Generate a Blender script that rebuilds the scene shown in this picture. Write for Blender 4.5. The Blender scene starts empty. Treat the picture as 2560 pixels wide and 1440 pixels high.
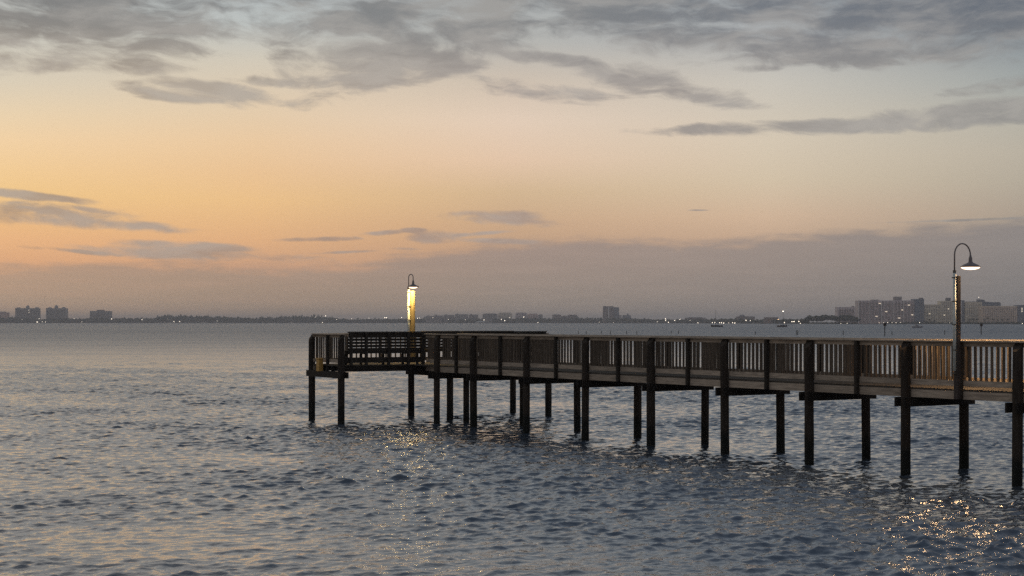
import bpy, math, random
import numpy as np
from mathutils import Vector, Matrix
random.seed(7); rng = np.random.default_rng(11)
R = math.radians
sc = bpy.context.scene
C = sc.collection

# ------------------------------------------------------------------ camera, sky, sun, exposure
F = 4000.0 / 2560.0          # focal length in frame widths
EYE = 3.4                    # metres above the water
HOR = 805.5                  # true horizon row of the 2560 x 1440 photograph
cam = bpy.data.cameras.new('camera'); camo = bpy.data.objects.new('camera', cam); C.objects.link(camo)
camo.location = (0, 0, EYE); camo.rotation_euler = (R(90), 0, 0)
cam.sensor_width = 36; cam.lens = 36 * F; cam.shift_y = (HOR - 720) / 2560
cam.clip_start = 0.5; cam.clip_end = 40000
sc.camera = camo
sc.view_settings.view_transform = 'Standard'; sc.view_settings.look = 'None'
sc.view_settings.gamma = 1; sc.view_settings.exposure = 0; sc.view_settings.use_curve_mapping = False
sc.cycles.max_bounces = 5; sc.cycles.volume_bounces = 0
sc.cycles.sample_clamp_indirect = 2; sc.cycles.sample_clamp_direct = 12; sc.cycles.use_denoising = False

def lin(c):
    r = []
    for v in c[:3]:
        v /= 255.0
        r.append(v / 12.92 if v <= 0.04045 else ((v + 0.055) / 1.055) ** 2.4)
    return (*r, 1)

def azel(px, py):            # photograph pixel to degrees of azimuth and elevation
    a = math.atan((px - 1280) / 4000)
    return math.degrees(a), math.degrees(math.atan((HOR - py) / 4000 * math.cos(a)))

class NT:
    """small helper for building node graphs"""
    def __init__(s, tree): s.t = tree; s.n = tree.nodes; s.l = tree.links
    def new(s, ty, **kw):
        n = s.n.new(ty)
        for k, v in kw.items(): setattr(n, k, v)
        return n
    def put(s, sock, v):
        if isinstance(v, (int, float)): sock.default_value = v
        elif isinstance(v, (tuple, list)): sock.default_value = v
        else: s.l.new(v, sock)
    def m(s, op, a, b=None, c=None, clamp=False):
        n = s.new('ShaderNodeMath', operation=op, use_clamp=clamp)
        s.put(n.inputs[0], a)
        if b is not None: s.put(n.inputs[1], b)
        if c is not None: s.put(n.inputs[2], c)
        return n.outputs[0]
    def ss(s, v, a, b, lo=0.0, hi=1.0, kind='SMOOTHSTEP'):
        n = s.new('ShaderNodeMapRange', interpolation_type=kind)
        for i, q in enumerate((v, a, b, lo, hi)): s.put(n.inputs[i], q)
        return n.outputs[0]
    def mix(s, f, a, b, blend='MIX'):
        n = s.new('ShaderNodeMix', data_type='RGBA', blend_type=blend)
        s.put(n.inputs[0], f); s.put(n.inputs[6], a); s.put(n.inputs[7], b)
        return n.outputs[2]
    def ramp(s, f, stops, interp='LINEAR'):
        n = s.new('ShaderNodeValToRGB'); r = n.color_ramp; r.interpolation = interp
        stops = sorted(stops, key=lambda q: q[0])
        while len(r.elements) < len(stops): r.elements.new(0.5)
        for e, (p, c) in zip(r.elements, stops): e.position = p; e.color = c
        s.put(n.inputs[0], f)
        return n.outputs[0]
    def xyz(s, x, y, z):
        n = s.new('ShaderNodeCombineXYZ')
        for i, q in enumerate((x, y, z)): s.put(n.inputs[i], q)
        return n.outputs[0]
    def noise(s, vec, scale, detail=4, rough=0.5, dist=0.0, out=0):
        n = s.new('ShaderNodeTexNoise')
        s.put(n.inputs['Vector'], vec); s.put(n.inputs['Scale'], scale); s.put(n.inputs['Detail'], detail)
        s.put(n.inputs['Roughness'], rough); s.put(n.inputs['Distortion'], dist)
        return n.outputs[out]

def build_world():
    w = bpy.data.worlds.new('World'); sc.world = w; w.use_nodes = True
    t = NT(w.node_tree); t.n.clear()
    tc = t.new('ShaderNodeTexCoord')
    sp = t.new('ShaderNodeSeparateXYZ'); t.l.new(tc.outputs['Generated'], sp.inputs[0])
    X, Y, Z = sp.outputs
    D = 57.29578
    az = t.m('MULTIPLY', t.m('ARCTAN2', X, Y), D)
    el = t.m('MULTIPLY', t.m('ARCSINE', Z), D)
    elp = t.m('MAXIMUM', el, 0.0)
    # clear sky: five vertical ramps, blended round the compass away from the sunset
    cols = [
      (0,    [(655,(232,176,130)),(600,(241,186,134)),(560,(243,192,135)),(480,(246,204,142)),(430,(247,208,152)),(350,(246,213,168)),(280,(236,213,178)),(200,(220,208,186)),(60,(198,198,190)),(-100,(180,186,188))]),
      (640,  [(670,(214,166,132)),(600,(232,181,133)),(500,(241,197,141)),(430,(239,199,152)),(350,(238,205,165)),(270,(230,207,176)),(150,(212,203,186)),(60,(190,195,193)),(-100,(172,180,184))]),
      (1280, [(640,(196,160,132)),(560,(208,172,138)),(480,(216,186,149)),(400,(231,201,173)),(300,(230,208,187)),(200,(208,194,178)),(100,(182,182,178)),(-100,(162,170,175))]),
      (1920, [(620,(196,165,140)),(540,(214,185,157)),(450,(215,197,171)),(350,(217,203,182)),(200,(202,197,187)),(100,(178,180,180)),(-100,(150,160,168))]),
      (2560, [(580,(170,156,141)),(530,(176,162,146)),(450,(184,174,157)),(380,(189,180,164)),(300,(184,180,168)),(200,(163,168,166)),(100,(142,150,155)),(-100,(122,132,142))]),
    ]
    def p(e): return max(0.0, min(1.0, e / 90.0)) ** 0.5     # ramp position for an elevation
    pe = t.m('SQRT', t.m('DIVIDE', elp, 90.0))
    zen = {0:(156,161,170), 640:(142,150,162), 1280:(120,133,151), 1920:(112,126,146), 2560:(104,119,140)}
    mid = {0:(212,208,202), 640:(196,194,190), 1280:(160,165,169), 1920:(132,142,153), 2560:(112,123,138)}
    outs = []
    for px, st in cols:
        stops = [(p(azel(px, y)[1]), lin(c)) for y, c in st]
        stops += [(p(24), lin(mid[px])), (p(60), lin(zen[px])), (1.0, lin(zen[px]))]
        outs.append((azel(px, 0)[0], t.ramp(pe, stops)))
    east = t.ramp(pe, [(0, lin((178,165,164))), (p(9), lin((174,167,170))), (p(22), lin((142,147,160))), (p(60), lin((116,128,148))), (1, lin((106,120,144)))])
    outs.append((108.0, east)); 
    # distance from the sunset azimuth, so the glow falls off the same on both sides
    AZ0 = -26.0
    da = t.m('SUBTRACT', az, AZ0)
    da = t.m('ABSOLUTE', t.m('WRAP', da, 180.0, -180.0))
    col = outs[0][1]
    for (a0, c0), (a1, c1) in zip(outs[:-1], outs[1:]):
        f = t.ss(da, a0 - AZ0, a1 - AZ0, kind='LINEAR' if a1 < 60 else 'SMOOTHSTEP')
        col = t.mix(f, col, c1)
    # clouds ---------------------------------------------------------------
    v = t.xyz(az, t.m('MULTIPLY', el, 3.2), 0.0)
    warp = t.noise(t.xyz(az, t.m('MULTIPLY', el, 2.0), 7.3), 0.22, 3, 0.5, out=1)
    ws = t.new('ShaderNodeSeparateXYZ'); t.l.new(warp, ws.inputs[0])
    az_w = t.m('ADD', az, t.m('MULTIPLY', t.m('SUBTRACT', ws.outputs[0], 0.5), 3.4))
    el_w = t.m('ADD', el, t.m('MULTIPLY', t.m('SUBTRACT', ws.outputs[1], 0.5), 1.5))
    fine = t.noise(t.xyz(t.m('MULTIPLY', az_w, 0.85), t.m('MULTIPLY', t.m('ADD', el_w, t.m('MULTIPLY', az_w, 0.06)), 2.9), 1.7), 0.6, 10, 0.6, 0.0)
    clumps = t.noise(t.xyz(t.m('MULTIPLY', az_w, 0.8), t.m('MULTIPLY', el_w, 2.3), 5.2), 0.34, 4, 0.5, 0.0)
    blobs = [  # px, py, half width, half height, tilt (deg, + rises to the right), weight
      (60, 30, 420, 80, 3, 1.1), (330, 100, 230, 50, 8, 1.0), (90, 165, 300, 26, 3, .7), (290,158,180,18,-3,.9), (500, 10, 130, 25, 4, .7),
      (390, 232, 105, 15, -9, 1.0), (530, 226, 120, 28, -4, 1.15), (600, 245, 170, 16, 0, .7),
      (740, 210, 190, 11, -3, .95), (930, 205, 170, 30, 6, 1.0), (1020, 130, 330, 62, 14, 1.05), (850, 60, 170, 40, -8, .95),
      (760, 140, 80, 12, -2, .7), (1250, 45, 560, 58, 2, 1.0), (1700, 12, 420, 48, 2, 1.0), (2350, 10, 480, 70, 0, 1.35),
      (1440, 155, 180, 16, -7, .8), (1560, 190, 220, 20, -11, .85), (1700, 235, 190, 15, -9, .95), (1330, 225, 170, 20, -5, .85),
      (1780, 95, 210, 26, -3, 1.0), (2060, 110, 430, 36, -3, 1.1), (2150, 140, 330, 26, -1, 1.0), (1900, 170, 70, 8, 0, .7), (2450, 70, 330, 40, 2, 1.0),
      (1960, 318, 330, 13, 1, 1.05), (2280, 308, 380, 17, 2, 1.1), (2420, 275, 320, 16, 5, .85), (2520,215,120,10,4,.5),
      (60, 489, 150, 8, -5, .9), (210, 523, 90, 6, -8, .9), (60, 535, 230, 20, -1, .9), (200, 556, 230, 13, -3, 1.1),
      (790, 598, 92, 5, 2, 1.0), (955, 581, 50, 5, 3, .95), (1035, 576, 30, 5, 0, .95), (1085, 593, 60, 13, 2, .95), (870, 630, 90, 3, 3, .8), (1010,622,40,3,0,.7),
      (1290, 548, 130, 14, -2, .8), (1190, 585, 90, 4, 4, .9), (1250, 603, 90, 5, -2, .85),
      (200, 628, 130, 5, -4, .9), (470, 620, 170, 13, -3, 1.3), (500, 636, 270, 14, -3, 1.1), (2430, 550, 200, 2.5, 1, .8), (1745,526,22,1.5,0,.8),
    ]
    fld = None
    for px, py, hw, hh, tl, wt in blobs:
        a0, e0 = azel(px, py); kx = 4000 * math.pi / 180
        hw_, hh_ = hw / kx, hh / kx; ct, st_ = math.cos(R(tl)), math.sin(R(tl))
        m = t.new('ShaderNodeMapping', vector_type='TEXTURE')
        m.inputs['Location'].default_value = (a0, e0, 0); m.inputs['Rotation'].default_value = (0, 0, R(tl))
        m.inputs['Scale'].default_value = (hw_ * 1.25, hh_ * 1.45, 1)
        src = 'W' if hh > 9 else 'N'
        fac = 0.55 if hh > 24 else (0.18 if hh > 9 else 0.06)
        key = '_v%s' % fac
        if not hasattr(build_world, key):
            ax = t.m('ADD', az, t.m('MULTIPLY', t.m('SUBTRACT', ws.outputs[0], 0.5), 3.4 * fac))
            ex = t.m('ADD', el, t.m('MULTIPLY', t.m('SUBTRACT', ws.outputs[1], 0.5), 1.5 * fac))
            setattr(build_world, key, t.xyz(ax, ex, 0.0))
        t.l.new(getattr(build_world, key), m.inputs['Vector'])
        ln = t.new('ShaderNodeVectorMath', operation='DOT_PRODUCT')
        t.l.new(m.outputs[0], ln.inputs[0]); t.l.new(m.outputs[0], ln.inputs[1])
        b = t.m('MULTIPLY_ADD', ln.outputs['Value'], -wt, wt)
        if fld is None: fld = b
        else: fld = t.m('SMOOTH_MAX', fld, b, 0.25)
    fld = t.m('MAXIMUM', fld, -1.0)
    # above the frame the same broken deck goes on all the way over
    deck = t.noise(t.xyz(t.m('DIVIDE', X, t.m('ADD', Z, 0.12)), t.m('DIVIDE', Y, t.m('ADD', Z, 0.12)), 3.0), 0.55, 5, 0.55, 0.3)
    deckf = t.ss(deck, 0.36, 0.66, -0.25, 0.95)
    hi = t.ss(el, 10.2, 13.5)
    side = t.ss(t.m('ABSOLUTE', az), 20.0, 30.0)
    hi2 = t.m('MAXIMUM', hi, t.m('MULTIPLY', side, t.ss(el, 6.0, 10.0)))
    fm = t.new('ShaderNodeMix', data_type='FLOAT'); t.put(fm.inputs[0], hi2); t.put(fm.inputs[2], fld); t.put(fm.inputs[3], deckf)
    dens = t.ss(t.m('ADD', fm.outputs[0], t.m('MULTIPLY', t.m('ADD', t.m('MULTIPLY', t.m('SUBTRACT', clumps, 0.5), 0.62), t.m('SUBTRACT', fine, 0.5)), 3.3)), -0.15, 1.05)
    # low bank along the horizon
    edge_pts = [(-1300,640),(0,657),(200,655),(420,650),(700,664),(860,660),(1000,634),(1150,618),(1350,590),(1500,594),(1700,600),(1880,592),(2050,578),(2250,563),(2560,548),(3400,548)]
    es = [((azel(q, 0)[0] + 40) / 80, azel(q, y)[1]) for q, y in edge_pts]
    er = t.ramp(t.m('DIVIDE', t.m('ADD', az, 40.0), 80.0), [(a, (e / 5, e / 5, e / 5, 1)) for a, e in es])
    ecol = t.new('ShaderNodeSeparateColor'); t.l.new(er, ecol.inputs[0])
    edge = t.m('MULTIPLY', ecol.outputs[0], 5.0)
    bn = t.noise(t.xyz(az, t.m('MULTIPLY', el, 5.0), 4.0), 0.5, 6, 0.6, 0.2)
    bd = t.m('ADD', t.m('SUBTRACT', edge, el), t.m('MULTIPLY', t.m('SUBTRACT', bn, 0.5), 1.15))
    bank = t.ss(bd, -0.16, 0.42)
    fr = t.ss(az, -17.7, 17.7, kind='LINEAR')
    away = t.ss(da, 55.0, 134.0)
    bank_lo = t.ramp(fr, [(0, lin((190,163,137))), (.25, lin((172,150,129))), (.5, lin((157,144,132))), (.75, lin((145,136,130))), (1, lin((126,123,122)))])
    bank_hi = t.ramp(fr, [(0, lin((186,153,129))), (.25, lin((178,150,131))), (.5, lin((166,146,135))), (.75, lin((158,144,136))), (1, lin((143,136,133)))])
    bk = t.mix(t.ss(el, 0.2, 3.0), bank_lo, bank_hi)
    strat = t.noise(t.xyz(t.m('MULTIPLY', az, 0.5), t.m('MULTIPLY', el, 7.0), 2.0), 0.5, 6, 0.6, 0.1)
    bk = t.mix(t.ss(strat, 0.38, 0.7, 0.0, 0.16), bk, t.ramp(fr, [(0, lin((222,172,140))), (.5, lin((190,166,150))), (1, lin((160,152,146)))]))
    bk = t.mix(away, bk, lin((162,151,151)))
    cl_lo = t.ramp(fr, [(0, lin((165,142,124))), (.5, lin((172,148,134))), (1, lin((138,134,131)))])
    cl_mid = t.ramp(fr, [(0, lin((170,156,140))), (.25, lin((168,156,143))), (.5, lin((160,151,146))), (1, lin((142,141,139)))])
    cl_hi = t.ramp(fr, [(0, lin((120,120,120))), (.5, lin((125,127,129))), (.75, lin((110,115,123))), (1, lin((98,105,116)))])
    cc = t.mix(t.ss(el, 3.0, 6.5), cl_lo, cl_mid)
    cc = t.mix(t.ss(el, 7.8, 11.0), cc, cl_hi)
    top = t.ramp(t.ss(da, 6.0, 66.0, kind='LINEAR'), [(0, lin((198,190,183))), (.35, lin((168,164,163))), (.6, lin((118,123,131))), (1, lin((98,106,120)))])
    cc = t.mix(t.ss(el, 11.5, 18.0), cc, top)
    cc = t.mix(away, cc, lin((122,124,134)))
    shade = t.noise(t.xyz(t.m('MULTIPLY', az_w, 0.55), t.m('MULTIPLY', t.m('ADD', el_w, t.m('MULTIPLY', az_w, -0.04)), 1.9), 9.0), 0.62, 8, 0.6, 0.0)
    cc = t.mix(t.ss(shade, 0.36, 0.66, 0.0, 0.72), cc, t.mix(0.55, cc, lin((196,190,182))))
    col = t.mix(t.m('MULTIPLY', dens, 0.9), col, cc)
    col = t.mix(t.m('MULTIPLY', bank, 0.97), col, bk)
    # below the horizon (never seen, only as bounce): dusky water tone
    col = t.mix(t.ss(el, -0.5, -3.0), col, lin((70,74,80)))
    sky = t.new('ShaderNodeTexSky', sky_type='NISHITA'); sky.sun_disc = False
    sky.sun_elevation = R(2.0); sky.sun_rotation = R(AZ0)
    add = t.new('ShaderNodeMix', data_type='RGBA', blend_type='ADD'); add.clamp_result = False
    t.put(add.inputs[0], 0.0008); t.l.new(col, add.inputs[6]); t.l.new(sky.outputs[0], add.inputs[7])
    bg = t.new('ShaderNodeBackground'); t.l.new(add.outputs[2], bg.inputs[0]); bg.inputs[1].default_value = 1.0
    out = t.new('ShaderNodeOutputWorld'); t.l.new(bg.outputs[0], out.inputs[0])
    w.cycles.sampling_method = 'MANUAL'; w.cycles.sample_map_resolution = 1024
build_world()

sun = bpy.data.lights.new('sun', 'SUN'); so = bpy.data.objects.new('sun', sun); C.objects.link(so)
sun.energy = 0.06; sun.angle = R(12); sun.color = (1.0, 0.72, 0.45)
sa, se = R(-26), R(2.0)
so.rotation_euler = Vector((-math.sin(sa) * math.cos(se), -math.cos(sa) * math.cos(se), -math.sin(se))).to_track_quat('-Z', 'Y').to_euler()

# ------------------------------------------------------------------ materials
def mat(name, base, rough=0.8, spec=0.3, var=0.0, scale=3.0, stretch=(1, 1, 1), bump=0.0, dark=None, rnd=0.0, emit=None, es=0.0, metal=0.0, wet=False):
    m = bpy.data.materials.new(name); m.use_nodes = True
    t = NT(m.node_tree); b = t.n['Principled BSDF']
    b.inputs['Roughness'].default_value = rough; b.inputs['Specular IOR Level'].default_value = spec; b.inputs['Metallic'].default_value = metal
    c = (*base, 1)
    if var:
        tc = t.new('ShaderNodeTexCoord'); mp = t.new('ShaderNodeMapping'); mp.inputs['Scale'].default_value = stretch
        t.l.new(tc.outputs['Object'], mp.inputs[0])
        oi = t.new('ShaderNodeObjectInfo')
        va = t.new('ShaderNodeVectorMath', operation='ADD'); t.l.new(mp.outputs[0], va.inputs[0])
        t.l.new(t.xyz(t.m('MULTIPLY', oi.outputs['Random'], 37.0), t.m('MULTIPLY', oi.outputs['Random'], 91.0), 0.0), va.inputs[1])
        n = t.noise(va.outputs[0], scale, 6, 0.62, 0.4)
        d = tuple(x * (1 - var) for x in base) if dark is None else dark
        col = t.mix(t.ss(n, 0.32, 0.68), (*d, 1), c)
        if rnd:
            k = t.m('MULTIPLY_ADD', oi.outputs['Random'], rnd, 1 - rnd / 2)
            col = t.mix(1.0, col, t.xyz(k, k, k), 'MULTIPLY')
        if wet:      # marine growth and wet band near the water line
            g = t.new('ShaderNodeNewGeometry'); s = t.new('ShaderNodeSeparateXYZ'); t.l.new(g.outputs['Position'], s.inputs[0])
            zz = t.m('ADD', s.outputs[2], t.m('MULTIPLY', t.m('SUBTRACT', n, 0.5), 0.5))
            col = t.mix(t.ss(zz, 0.45, 0.75), (0.012, 0.013, 0.010, 1), col)
        t.l.new(col, b.inputs['Base Color'])
        if bump:
            bp = t.new('ShaderNodeBump'); bp.inputs['Strength'].default_value = 0.6; bp.inputs['Distance'].default_value = bump
            t.l.new(n, bp.inputs['Height']); t.l.new(bp.outputs[0], b.inputs['Normal'])
    else:
        b.inputs['Base Color'].default_value = c
    if emit:
        b.inputs['Emission Color'].default_value = (*emit, 1); b.inputs['Emission Strength'].default_value = es
    return m

M = {}
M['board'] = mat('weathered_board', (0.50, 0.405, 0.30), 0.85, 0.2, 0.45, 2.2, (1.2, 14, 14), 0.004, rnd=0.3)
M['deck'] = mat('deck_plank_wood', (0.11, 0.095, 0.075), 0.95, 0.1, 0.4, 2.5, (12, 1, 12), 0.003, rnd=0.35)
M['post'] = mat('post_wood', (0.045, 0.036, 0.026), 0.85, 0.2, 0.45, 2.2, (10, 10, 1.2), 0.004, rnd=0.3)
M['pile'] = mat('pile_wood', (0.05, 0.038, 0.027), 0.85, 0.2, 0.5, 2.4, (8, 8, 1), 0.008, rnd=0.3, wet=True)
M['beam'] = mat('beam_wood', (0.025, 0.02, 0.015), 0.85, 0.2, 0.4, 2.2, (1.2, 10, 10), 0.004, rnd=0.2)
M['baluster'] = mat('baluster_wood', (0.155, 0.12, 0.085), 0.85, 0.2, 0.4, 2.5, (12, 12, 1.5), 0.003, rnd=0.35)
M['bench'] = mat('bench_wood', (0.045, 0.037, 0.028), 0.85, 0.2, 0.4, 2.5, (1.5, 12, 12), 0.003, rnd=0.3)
M['lamppost'] = mat('lamp_post_wood', (0.26, 0.20, 0.10), 0.85, 0.2, 0.35, 2.5, (10, 10, 1.2), 0.004)
M['darkpost'] = mat('creosoted_post_wood', (0.075, 0.06, 0.05), 0.85, 0.2, 0.3, 2.5, (10, 10, 1.2), 0.003)
M['pvc'] = mat('grey_conduit', (0.60, 0.63, 0.57), 0.5, 0.4, 0.15, 4)
M['metal'] = mat('painted_metal', (0.17, 0.14, 0.13), 0.45, 0.5, 0.15, 6)
M['strap'] = mat('strap_metal', (0.10, 0.09, 0.07), 0.5, 0.5)
M['box'] = mat('yellow_brown_wood', (0.62, 0.36, 0.09), 0.6, 0.4, 0.4, 3, (3, 3, 10))
M['lens'] = mat('lit_lamp_lens', (0.9, 0.8, 0.6), 0.4, 0.3, emit=(1.0, 0.66, 0.42), es=4.0)
M['inner'] = mat('white_enamel', (0.8, 0.75, 0.65), 0.4, 0.4)

# ------------------------------------------------------------------ mesh and object helpers
def tag(o, label=None, cat=None, group=None, kind=None):
    if label: o['label'] = label
    if cat: o['category'] = cat
    if group: o['group'] = group
    if kind: o['kind'] = kind
    return o

def mk(name, verts, faces, m, smooth=False):
    me = bpy.data.meshes.new(name); me.from_pydata([tuple(v) for v in verts], [], faces); me.update()
    me.materials.append(M[m] if isinstance(m, str) else m)
    if smooth: me.shade_smooth()
    return me

def obj(name, me, loc=(0, 0, 0), rz=0.0, parent=None, rot=None, scale=None):
    o = bpy.data.objects.new(name, me); C.objects.link(o)
    if parent is not None:
        o.parent = parent
        loc = Vector(loc) - Vector(wloc(parent))
    o.location = loc; o.rotation_euler = rot if rot else (0, 0, rz)
    if scale: o.scale = scale
    return o

def wloc(o):
    v = Vector(o.location)
    while o.parent is not None: o = o.parent; v += o.location
    return v

def empty(name, loc, label, cat, group=None):
    o = bpy.data.objects.new(name, None); C.objects.link(o); o.location = loc; o.empty_display_size = 0.5
    return tag(o, label, cat, group)

def box_geo(dx, dy, dz, c=(0, 0, 0)):
    x, y, z = dx / 2, dy / 2, dz / 2
    v = [(c[0] + sx * x, c[1] + sy * y, c[2] + sz * z) for sz in (-1, 1) for sy in (-1, 1) for sx in (-1, 1)]
    f = [(0, 2, 3, 1), (4, 5, 7, 6), (0, 1, 5, 4), (2, 6, 7, 3), (0, 4, 6, 2), (1, 3, 7, 5)]
    return v, f
_bc = {}
def box(dx, dy, dz, m, name='board'):
    k = (round(dx, 4), round(dy, 4), round(dz, 4), m if isinstance(m, str) else m.name)
    if k not in _bc: _bc[k] = mk(name, *box_geo(dx, dy, dz), m)
    return _bc[k]

def cbox(dx, dy, dz, m, name='board', b=0.006):
    """box with chamfered long edges"""
    k = ('c', round(dx, 4), round(dy, 4), round(dz, 4), m)
    if k in _bc: return _bc[k]
    import bmesh
    bm = bmesh.new(); v, f = box_geo(dx, dy, dz)
    vs = [bm.verts.new(q) for q in v]; [bm.faces.new([vs[i] for i in ff]) for ff in f]
    bmesh.ops.bevel(bm, geom=list(bm.edges), offset=b, segments=1, affect='EDGES')
    me = bpy.data.meshes.new(name); bm.to_mesh(me); bm.free(); me.materials.append(M[m]); _bc[k] = me
    return me

def join_geo(parts):
    V, Fc = [], []
    for v, f in parts:
        o = len(V); V += list(v); Fc += [tuple(i + o for i in q) for q in f]
    return V, Fc

def tube_geo(pts, r, n=8, caps=True):
    """tube along a polyline; r a number or one per point"""
    pts = [Vector(p) for p in pts]; V, Fc = [], []
    rs = r if isinstance(r, (list, tuple)) else [r] * len(pts)
    up = Vector((0, 0, 1)); side = None
    for i, p in enumerate(pts):
        d = (pts[min(i + 1, len(pts) - 1)] - pts[max(i - 1, 0)]).normalized()
        if side is None:
            side = d.cross(Vector((0.3, 1, 0.1))).normalized()
        side = (side - d * side.dot(d)).normalized(); o2 = d.cross(side)
        for k in range(n):
            a = 2 * math.pi * k / n
            V.append(p + (side * math.cos(a) + o2 * math.sin(a)) * rs[i])
    for i in range(len(pts) - 1):
        for k in range(n):
            a, b = i * n + k, i * n + (k + 1) % n
            Fc.append((a, b, b + n, a + n))
    if caps:
        Fc.append(tuple(reversed(range(n)))); Fc.append(tuple(range((len(pts) - 1) * n, len(pts) * n)))
    return V, Fc

def lathe_geo(prof, n=20, cap_top=False, cap_bot=False):
    V, Fc = [], []
    for r, z in prof:
        for k in range(n):
            a = 2 * math.pi * k / n; V.append((r * math.cos(a), r * math.sin(a), z))
    for i in range(len(prof) - 1):
        for k in range(n):
            a, b = i * n + k, i * n + (k + 1) % n; Fc.append((a, b, b + n, a + n))
    if cap_bot: Fc.append(tuple(reversed(range(n))))
    if cap_top: Fc.append(tuple(range((len(prof) - 1) * n, len(prof) * n)))
    return V, Fc

def pile_mesh(r, z0, z1, cut_dir=None, cut=0.0, m='pile', n=14, seed=0):
    """round timber pile; its head is sawn on a slope, low towards cut_dir"""
    rr = random.Random(seed); V = []; zs = [z0, 0.0, 0.6, 1.3, 2.0, z1]
    zs = [z for z in zs if z0 <= z < z1 - 0.2] + [z1]
    for i, z in enumerate(zs):
        jr = r * (1.06 - 0.05 * i / len(zs)) * (1 + rr.uniform(-.02, .02))
        for k in range(n):
            a = 2 * math.pi * k / n; x, y = jr * math.cos(a) * (1 + rr.uniform(-.015, .015)), jr * math.sin(a)
            zz = z
            if i == len(zs) - 1 and cut_dir is not None:
                q = (x * cut_dir[0] + y * cut_dir[1]) / r
                zz = z - max(0.0, q + 0.35) * cut
            V.append((x, y, zz))
    Fc = []
    for i in range(len(zs) - 1):
        for k in range(n):
            a, b = i * n + k, i * n + (k + 1) % n; Fc.append((a, b, b + n, a + n))
    Fc.append(tuple(range((len(zs) - 1) * n, len(zs) * n)))
    return mk('pile', V, Fc, m)

# ------------------------------------------------------------------ layout of the pier on the water
def ground(px, v):            # photograph column and rows below the horizon -> point on the water
    Y = 4000 * EYE / v; return Vector(((px - 1280) / 4000 * Y, Y, 0))
N0, N7 = ground(1184, 264.0), ground(2543, 409.0)
bvec = (N0 - N7) / 7.0; BAY = bvec.length; bh = bvec.normalized(); wh = Vector((bh.y, -bh.x, 0))
if wh.x < 0: wh = -wh
WID = 1.9
P0 = ground(853, 253.0); P2 = ground(1371, 236.0)
uh = (P2 - P0).normalized(); th = Vector((-uh.y, uh.x, 0)); LT = (P2 - P0).length; TW = 2.65
def on_line(o, d, px):        # parameter where a line in plan crosses an image column
    k = (px - 1280) / 4000.0
    return (k * o.y - o.x) / (d.x - k * d.y)
def isect(o1, d1, o2, d2):
    den = d1.x * d2.y - d1.y * d2.x; q = o2 - o1
    return (q.x * d2.y - q.y * d2.x) / den
ang = lambda d: math.atan2(d.y, d.x)
Z_CAP, Z_DECK = 3.012, 1.945

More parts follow.
